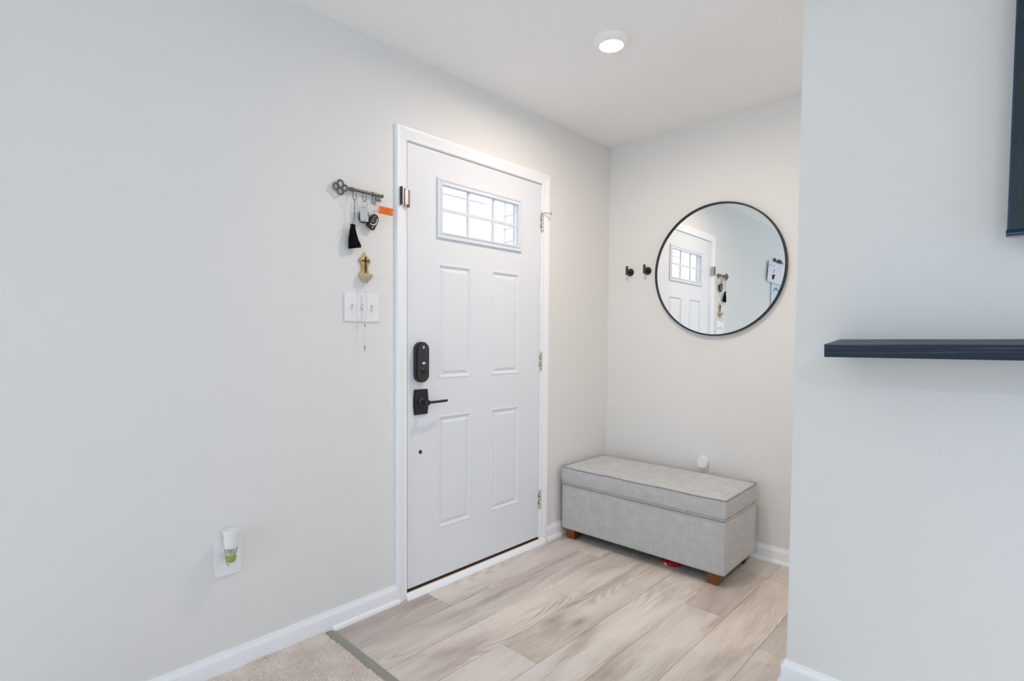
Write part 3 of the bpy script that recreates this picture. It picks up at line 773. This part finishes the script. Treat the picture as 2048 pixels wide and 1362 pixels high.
# pouch
PX = .030; hy = HK[0]
t = thing('drawstring_pouch', (PX, hy, 1.757), 'small black velvet drawstring pouch on the leftmost rack hook', 'pouch')
bm = bmesh.new(); rg = []; n = 28
secs = [(1.6585, .0085, .005, -.0055), (1.6560, .0115, .007, -.0052), (1.650, .0095, .006, -.005), (1.640, .0125, .008, -.005), (1.620, .0165, .011, -.0045), (1.595, .0215, .0135, -.003), (1.575, .0270, .014, .0015), (1.566, .0290, .011, .0030), (1.5625, .0275, .004, .0035)]
for z, ry, rx, dy in secs:
    row = []
    for k in range(n):
        a = 2*PI*k/n; f = 1+(.13*math.sin(5*a+z*60) if z > 1.64 else .04*math.sin(5*a+z*40))
        yy = hy+.0+dy+ry*f*math.cos(a)
        sk = (yy-hy)*.20 if z < 1.60 else 0
        row.append(bm.verts.new((PX-.008+rx*f*math.sin(a), yy, z+sk)))
    rg.append(row)
for A, B in zip(rg, rg[1:]):
    for k in range(n): bm.faces.new((A[k], A[(k+1) % n], B[(k+1) % n], B[k]))
bm.faces.new(rg[0]); bm.faces.new(rg[-1][::-1])
obj('pouch_body', bm, M_velvet, t, smooth='all')
bm = tube(bmesh.new(), [(KX+.0125, hy, 1.7595), (KX+.013, hy+.003, 1.74), (PX-.006, hy-.001, 1.70), (PX-.004, hy+.001, 1.662)], .0008, 6)
tube(bm, [(KX+.0125, hy, 1.7595), (KX+.013, hy-.003, 1.74), (PX-.004, hy+.001, 1.70), (PX-.004, hy-.009, 1.662)], .0008, 6)
tube(bm, [(PX-.004, hy-.009, 1.66), (PX, hy-.016, 1.656), (PX+.002, hy-.020, 1.650), (PX+.002, hy-.016, 1.645)], .0016, 6)
obj('drawstring', bm, M_string, t, smooth='all')

def slab2d(pts, x0, x1, bev=0): return prism(bmesh.new(), pts, 'x', x0, x1, bev)
def rot2(pts, ang, cy, cz):
    c, s = math.cos(ang), math.sin(ang)
    return [(cy+(u*c-v*s), cz+(u*s+v*c)) for u, v in pts]
def key_ring(y, z, r, x, parent, ax=0.5):
    pts = [(x+r*math.cos(a)*math.sin(ax), y+r*math.cos(a)*math.cos(ax), z+r*math.sin(a)) for a in np.linspace(0, 2*PI, 30, endpoint=False)]
    return obj('ring', tube(bmesh.new(), pts, .0007, 6, True), M_nickel_lt, parent, smooth='all')
hy = HK[1]
t = thing('key_fob', (.03, hy, 1.757), 'charcoal key fob with a pale grey tag on the middle rack hook', 'key fob')
key_ring(hy, 1.751, .009, KX+.0125, t, .3)
fb = rot2(rrect(.042, .054, .017, 6), math.radians(-4), hy+.004, 1.7000)
obj('fob_shell', slab2d(fb, .008, .021, .003), M_fob2, t, smooth=True)
tg = obj('tag_card', slab2d(rot2(rrect(.037, .062, .003, 3), math.radians(5), hy-.002, 1.7080), .0245, .0275, .0005), M_tag, t)
for dz in (.026, -.026): obj('rivet', lathe(bmesh.new(), [(0, .0006), (.002, .0006), (.002, -.001)], (.0276, hy-.002-dz*.08, 1.708+dz), (1, 0, 0), 10), M_dark, tg)
obj('loop', tube(bmesh.new(), [(KX+.0125, hy, 1.742), (.022, hy+.001, 1.738), (.0235, hy, 1.732)], .0009, 6), M_nickel_lt, t)
hy = HK[2]
t = thing('car_remote', (.03, hy, 1.757), 'tilted black car remote key hanging from the rightmost rack hook', 'car key')
key_ring(hy+.001, 1.744, .0155, KX+.0125, t, .2)
A_ = math.radians(-24)
cy_, cz_ = hy-.002, 1.685
def loc(u, v):
    return (cy_+u*math.cos(A_)-v*math.sin(A_), cz_+u*math.sin(A_)+v*math.cos(A_))
body = [loc(u, v) for u, v in [(-.017, -.031), (.013, -.034), (.019, -.030), (.0205, .018), (.015, .028), (.004, .034), (-.009, .031), (-.016, .022), (-.019, .0)]]
ro = obj('remote_shell', slab2d(body, .012, .026, .002), M_fob, t, smooth=True)
for k, v in enumerate((.019, .008, -.003)):
    obj('button', slab2d([loc(u, w2) for u, w2 in rrect(.016, .0075, .002, 3, -.0045, v)], .0258, .0272), mat('button_charcoal', (.07, .075, .09), .5), ro)
    obj('button_mark', slab2d([loc(u, w2) for u, w2 in rrect(.006, .0014, .0005, 2, -.0045, v)], .0272, .0275), M_tag, ro)
sw = [(.0105, .020), (.0135, .020), (.0145, -.004), (.010, -.014), (.000, -.019), (-.011, -.019), (-.011, -.016), (-.001, -.0155), (.007, -.011), (.0112, -.003)]
obj('chrome_swoosh', slab2d([loc(u, v) for u, v in sw], .0262, .0275), mat('chrome', (.8, .8, .82), .2, metal=.9), ro)
p = loc(.006, -.026); obj('emblem', lathe(bmesh.new(), [(0, .001), (.003, .001), (.0035, 0)], (.0262, p[0], p[1]), (1, 0, 0), 14), M_tag, ro)
obj('loop', tube(bmesh.new(), [(KX+.013, hy, 1.730), (.020, hy+.002, 1.724), (.020, cy_+.012, 1.716)], .0012, 6), M_nickel_lt, t)
t = thing('luggage_tag', (.03, hy+.03, 1.757), 'bright orange rectangular tag beside the black car remote key', 'tag')
key_ring(hy+.012, 1.7400, .012, KX+.014, t, .6)
A2 = math.radians(-9); oc = (-1.7545, 1.7330)
op = rot2(rrect(.060, .031, .003, 3), A2, *oc)
og = obj('tag_card', slab2d(op, .028, .031, .0005), M_orange, t, origin=(.0295, -1.7840, 1.7330))
for du in (-.025, .025):
    q = rot2([(du, 0)], A2, *oc)[0]; obj('eyelet', lathe(bmesh.new(), [(0, .0005), (.0024, .0005), (.0024, -.001)], (.0312, q[0], q[1]), (1, 0, 0), 12), M_tag, og)
M_orange_ink = mat('orange_print', (.75, .12, .01), .5)
k = 0
for row in range(3):
    u = -.018
    while u < .017:
        wd = random.uniform(.003, .007)
        q = rot2(rrect(wd, .0028, .0006, 2, u+wd/2, .007-row*.007), A2, *oc); obj('print_mark', slab2d(q, .0311, .03125), M_orange_ink, og); u += wd+.002

og.rotation_euler.z = math.radians(-32)
# ---- holy water font
t = thing('wall_font', (0, -1.837, 1.43), 'small tan ceramic wall font with a dark cross above the switch plate', 'wall ornament')
yc, z0 = -1.8370, 1.425
half = [(.000, .127), (.004, .124), (.006, .117), (.012, .113), (.018, .106), (.0245, .102), (.0275, .094), (.0255, .087), (.0205, .082), (.0165, .076), (.0155, .066), (.0155, .054), (.018, .045), (.023, .040), (.026, .034), (.0235, .024), (.014, .012), (.007, .005), (0, 0)]
outl = half + [(-u, v) for u, v in half[::-1][1:-1]]
obj('back_plate', slab2d([(yc+u, z0+v) for u, v in outl], .0, .010, .003), M_cer, t, smooth=True)
bm = bmesh.new(); n = 20; rg = []
for zz, rr, rx in ((.037, .0310, .034), (.033, .0312, .034), (.026, .0300, .032), (.019, .0260, .028), (.013, .0190, .022), (.009, .0130, .015), (.006, .0125, .014), (.002, .0100, .011), (-.002, .0045, .006)):
    rg.append([bm.verts.new((.006+rx*math.sin(PI*k/n), yc+.002+rr*math.cos(PI*k/n), z0+zz)) for k in range(n+1)])
for A, B in zip(rg, rg[1:]):
    for k in range(n): bm.faces.new((A[k], A[k+1], B[k+1], B[k]))
    bm.faces.new((A[0], B[0], B[n], A[n]))
bm.faces.new(rg[-1])
inn = [bm.verts.new((.008+.028*math.sin(PI*k/n), yc+.002+.026*math.cos(PI*k/n), z0+.036)) for k in range(n+1)]
dp = [bm.verts.new((.009+.018*math.sin(PI*k/n), yc+.002+.018*math.cos(PI*k/n), z0+.024)) for k in range(n+1)]
for k in range(n): bm.faces.new((rg[0][k], rg[0][k+1], inn[k+1], inn[k])); bm.faces.new((inn[k], inn[k+1], dp[k+1], dp[k]))
bm.faces.new((rg[0][0], inn[0], inn[n], rg[0][n])); bm.faces.new((inn[0], dp[0], dp[n], inn[n])); bm.faces.new(dp)
obj('bowl', bm, M_cerlt, t, smooth=True)
bm = bmesh.new()
bx(bm, .010, .014, yc-.0022+.001, yc+.0022+.001, z0+.044, z0+.110, .0008); bx(bm, .010, .0142, yc-.017, yc+.019, z0+.091, z0+.0955, .0008)
obj('cross', bm, M_crucifix, t)
obj('hanging_loop', tube(bmesh.new(), [(.006, yc+.0045*math.cos(a), z0+.1265+.004*math.sin(a)) for a in np.linspace(0, 2*PI, 14, endpoint=False)], .0012, 6, True), M_cer, t)
for du, dv in ((-.006, .062), (.008, .058), (-.008, .050), (.006, .070)):
    obj('painted_leaf', slab2d([(yc+du+a, z0+dv+b) for a, b in ((0, .004), (.002, 0), (0, -.004), (-.002, 0))], .0099, .0105), mat('olive_paint', (.22, .24, .06), .5), t)

# ---- faint rosary hanging in front of the switches
t = thing('rosary', (.02, -1.846, 1.43), 'thin clear beaded chain with a tiny cross hanging over the switches', 'rosary')
for sgn in (-1, 1):
    zz = np.linspace(1.430, 1.255, 20)
    pts = [(.022, -1.847+sgn*(.0105*math.sin(PI*(1.430-z)/.175)), z) for z in zz]
    obj('cord', tube(bmesh.new(), pts, .0004, 5), M_bead, t)
    bm = bmesh.new()
    for q in pts[1:-1]: lathe(bm, [(0, -.0028), (.002, -.0018), (.0028, 0), (.002, .0018), (0, .0028)], q, (0, 0, 1), 8)
    o = obj('beads', bm, M_bead, t, smooth='all')
obj('medal', box(.021, .023, -1.8487, -1.8462, 1.243, 1.252), M_dark, t)
obj('cord', tube(bmesh.new(), [(.022, -1.8475, 1.244), (.022, -1.8475, 1.165)], .0005, 5), M_bead, t)
bm = bmesh.new()
for z in np.linspace(1.235, 1.175, 5): lathe(bm, [(0, -.0025), (.0018, -.0016), (.0025, 0), (.0018, .0016), (0, .0025)], (.022, -1.8475, z), (0, 0, 1), 8)
obj('beads', bm, M_bead, t, smooth='all')
bm = box(.021, .0225, -1.8485, -1.8467, 1.136, 1.166); bx(bm, .021, .0225, -1.854, -1.841, 1.1525, 1.1545)
obj('small_cross', bm, M_pewter, t)

# ---- triple switch plate
t = thing('switch_plate', (0, -1.85, 1.26), 'white triple toggle switch plate left of the front door', 'light switch')
obj('plate', slab2d(rrect(.163, .122, .004, 4, -1.8500, 1.3235), 0, .0062, .0022), M_white, t, smooth=True)
for k, y in enumerate((-1.896, -1.850, -1.804)):
    s = obj('toggle_slot', slab2d(rrect(.0105, .0245, .0008, 2, y, 1.3235), .0060, .0066), mat('slot_grey', (.55, .55, .56), .5), t)
    up = (-1, 1, -1)[k]
    obj('toggle', slab2d([(y-.004, 1.3215+up*.001), (y+.004, 1.3215+up*.001), (y+.0035, 1.3215+up*.009), (y-.0035, 1.3215+up*.009)], .0062, .0150, .0008), M_white, s)
    for dz in (.030, -.030): obj('screw', lathe(bmesh.new(), [(0, .0006), (.0028, .0006), (.0032, 0)], (.0062, y, 1.3235+dz), (1, 0, 0), 12), mat('screw_white', (.7, .7, .7), .4), t)

# ---- outlet with air freshener
t = thing('outlet_plate', (0, -2.3845, .355), 'white outlet plate holding the air freshener low on the left wall', 'outlet')
obj('plate', slab2d(rrect(.089, .130, .004, 4, -2.3845, .4195), 0, .0062, .0022), M_white, t, smooth=True)
for z in (.4405, .3985):
    s = obj('socket', slab2d(rrect(.034, .029, .0115, 6, -2.3845, z), .0060, .0078, .0006), M_white, t, smooth=True)
    for dy in (-.0065, .0065): obj('slot', box(.0077, .0082, -2.3845+dy-.0008, -2.3845+dy+.0008, z-.001, z+.0065), M_dark, s)
    obj('ground_hole', lathe(bmesh.new(), [(0, .0003), (.0022, .0003), (.0022, -.001)], (.0079, -2.3845, z-.0075), (1, 0, 0), 10), M_dark, s)
ax_, ay_ = .044, -2.388
t = thing('air_freshener', (ax_, ay_, .42), 'white plug-in air freshener with a small vial of green oil', 'air freshener')
sc_ = lambda pts: pts
obj('warmer_body', lathe(bmesh.new(), [(0, .4655), (.0195, .4655), (.0215, .470), (.0215, .500), (.0222, .512), (.0245, .525), (.0225, .5265), (.0195, .516), (.012, .513), (0, .513)], (ax_, ay_, 0), (0, 0, 1), 36), M_white, t, smooth=True)
obj('plug_arm', box(.0082, ax_-.012, ay_-.013, ay_+.013, .440, .500, .004), M_white, t, smooth=True)
obj('vial', lathe(bmesh.new(), [(.010, .4650), (.0105, .4560), (.0165, .445), (.0185, .432), (.0165, .420), (.011, .414), (0, .413)], (ax_, ay_, 0), (0, 0, 1), 30), M_vial, t, smooth=True)
obj('oil', lathe(bmesh.new(), [(0, .4320), (.0172, .4320), (.0171, .430), (.0153, .4215), (.0104, .4158), (0, .4148)], (ax_, ay_, 0), (0, 0, 1), 30), M_liquid, t, smooth=True)
obj('wick', tube(bmesh.new(), [(ax_, ay_, .417), (ax_, ay_, .467)], .0026, 10), mat('wick_beige', (.62, .56, .42), .8), t)
bm = bmesh.new()
tube(bm, [(ax_+.013, ay_+.017, .466), (ax_+.020, ay_+.011, .455), (ax_+.023, ay_+.002, .447)], .0017, 8); tube(bm, [(ax_+.002, ay_-.021, .466), (ax_+.005, ay_-.020, .456), (ax_+.006, ay_-.0195, .450)], .0014, 8)
obj('guard_rib', bm, mat('rib_grey', (.22, .23, .16), .4), t, smooth=True)

# ------------------------------------------------------------------ ceiling lamp
LX, LY = .722, -1.094
t = thing('ceiling_light', (LX, LY, H), 'round white surface ceiling light glowing above the entry', 'ceiling light')
obj('housing', lathe(bmesh.new(), [(.073, 0), (.073, .006), (.068, .015), (.056, .0245), (.051, .026), (.0485, .0235), (.0485, .006), (0, .006)], (LX, LY, H), (0, 0, -1), 64), M_lamp, t, smooth=True)
obj('lens', lathe(bmesh.new(), [(0, .0225), (.0470, .0225), (.0478, .021), (.0478, .0185), (0, .0185)], (LX, LY, H), (0, 0, -1), 64), M_lens, t, smooth=True)
l = bpy.data.lights.new('ceiling_light_glow', 'AREA'); l.shape = 'DISK'; l.size = .09; l.energy = 8.8; l.color = (1.0, .82, .68); l.spread = math.radians(175)
o = bpy.data.objects.new('ceiling_light_glow', l); C.objects.link(o); o.location = (LX, LY, H-.0275); o.parent = t; o.matrix_parent_inverse = mw(t).inverted()

# ------------------------------------------------------------------ floating shelf and television on the right wall
SX0, SX1 = 1.584, 2.75
sh = tag(obj('floating_shelf', box(SX0, SX1, -.185, 0, -.0385, 0, .0012), M_shelf), 'black stained wooden floating shelf on the right-hand wall', 'shelf')
sh.location = (0, YP, 1.2035); sh.rotation_euler.x = math.radians(4.6); sh.rotation_euler.y = math.radians(-.6)
sh.location.z = 1.2035-.0165
t = thing('television', (2.6, YP, 1.48), 'dark wall-mounted television at the top right edge of the photo', 'television')
tx0, tx1, tz0, tz1 = 1.976, 3.25, 1.4955, 2.215
obj('casing', box(tx0, tx1, -1.108, -1.085, tz0, tz1, .002), M_tvframe, t)
obj('rear_housing', box(tx0+.2, tx1-.2, -1.088, -1.0505, tz0+.12, tz1-.12, .004), M_black, t)
obj('screen', box(tx0+.0045, tx1-.0045, -1.1095, -1.1075, tz0+.004, tz1-.0045), M_screen, t)
bm = prism(bmesh.new(), [(-1.118, 1.4790), (-1.120, 1.4850), (-1.118, 1.4945), (-1.086, 1.4945), (-1.086, 1.4790)], 'x', 1.9745, tx1+.002, .0008)
obj('bottom_bezel', bm, mat('bezel_navy', (.012, .025, .05), .15, metal=.6), t, smooth=True)

# ------------------------------------------------------------------ things seen only in the mirror, on the left wall beside the camera
t = thing('greeting_card', (.03, -3.29, 1.80), 'white card with a dark bottle drawing, seen at the right of the mirror', 'card')
obj('card_sheet', slab2d([(-3.56, 1.852), (-3.01, 1.862), (-3.05, 2.085), (-3.56, 2.078)], .020, .022), M_paper, t)
bm = slab2d([(-3.150, 1.895), (-3.215, 1.895), (-3.220, 1.945), (-3.200, 1.945), (-3.255, 1.962), (-3.205, 1.940), (-3.155, 1.945)], .0221, .0226)
obj('printed_bottle', bm, M_ink, t)
bm = slab2d([(-3.165, 1.955), (-3.185, 1.975), (-3.225, 2.000), (-3.290, 2.018), (-3.230, 1.995), (-3.195, 1.972), (-3.175, 1.955)], .0221, .0226)
obj('printed_stroke', bm, M_ink, t)
for yy in (-3.10, -3.20, -3.40): obj('printed_leaf', slab2d([(yy+.025*math.cos(a), 2.045+.012*math.sin(a)) for a in np.linspace(0, 2*PI, 12, endpoint=False)], .0221, .0224), mat('faint_print', (.55, .52, .60), .8), t)
t = thing('wall_clip', (0, -3.30, 2.10), 'small black metal clip rack above the white card in the mirror', 'clip rack')
obj('rail', box(.004, .012, -3.55, -3.24, 2.105, 2.112), M_black, t)
for yy in (-3.25, -3.38, -3.44): obj('clip', lathe(bmesh.new(), [(0, .012), (.012, .012), (.020, .006), (.022, 0)], (.012, yy, 2.115), (1, 0, 0), 16), M_black, t, smooth=True)
for yy in (-3.25, -3.46): obj('wire', tube(bmesh.new(), [(.012, yy, 2.10), (.014, yy-.03, 2.125), (.012, yy-.08, 2.10)], .003, 8), M_black, t)
tag(obj('hanging_sheet', box(.004, .012, -3.85, -3.18, .55, 1.93), M_sheet), 'pale blue sheet hanging below the white card, seen in the mirror', 'hanging sheet')
t = thing('twine', (.02, -3.4, 1.8), 'thin dark crossed twine below the white card in the mirror', 'twine')
obj('strand', tube(bmesh.new(), [(.016, -3.25, 1.775), (.016, -3.31, 1.812), (.016, -3.44, 1.765)], .003, 6), M_ink, t)
obj('strand', tube(bmesh.new(), [(.016, -3.24, 1.665), (.016, -3.29, 1.655), (.016, -3.33, 1.625)], .003, 6), M_ink, t)

# ------------------------------------------------------------------ outside the door lite
bm = bmesh.new(); bx(bm, -7, -.12, -6, 4, -.25, -.115); struct(obj('porch_floor', bm, M_conc))
tag(obj('overhead_wire', tube(bmesh.new(), [(-1.5, -4.2, 2.383), (-1.5, -1.5, 2.386), (-1.5, 0.29, 2.387)], .008, 8), M_gutter), 'thin grey wire crossing the bright sky outside the door window', 'wire')
hs = thing('neighbour_wall', (-.7, .36, 0), 'white clapboard porch side wall outside the door window', 'wall')
for k in range(24):
    z = -.1+k*.112
    obj('clapboard', prism(bmesh.new(), [(.300, z), (.300, z+.006), (.312, z+.112), (.330, z+.112), (.330, z)], 'x', -1.28, -.125), M_siding, hs)
obj('corner_post', box(-1.36, -1.2815, .290, .36, -.12, 2.39), M_porch, hs)
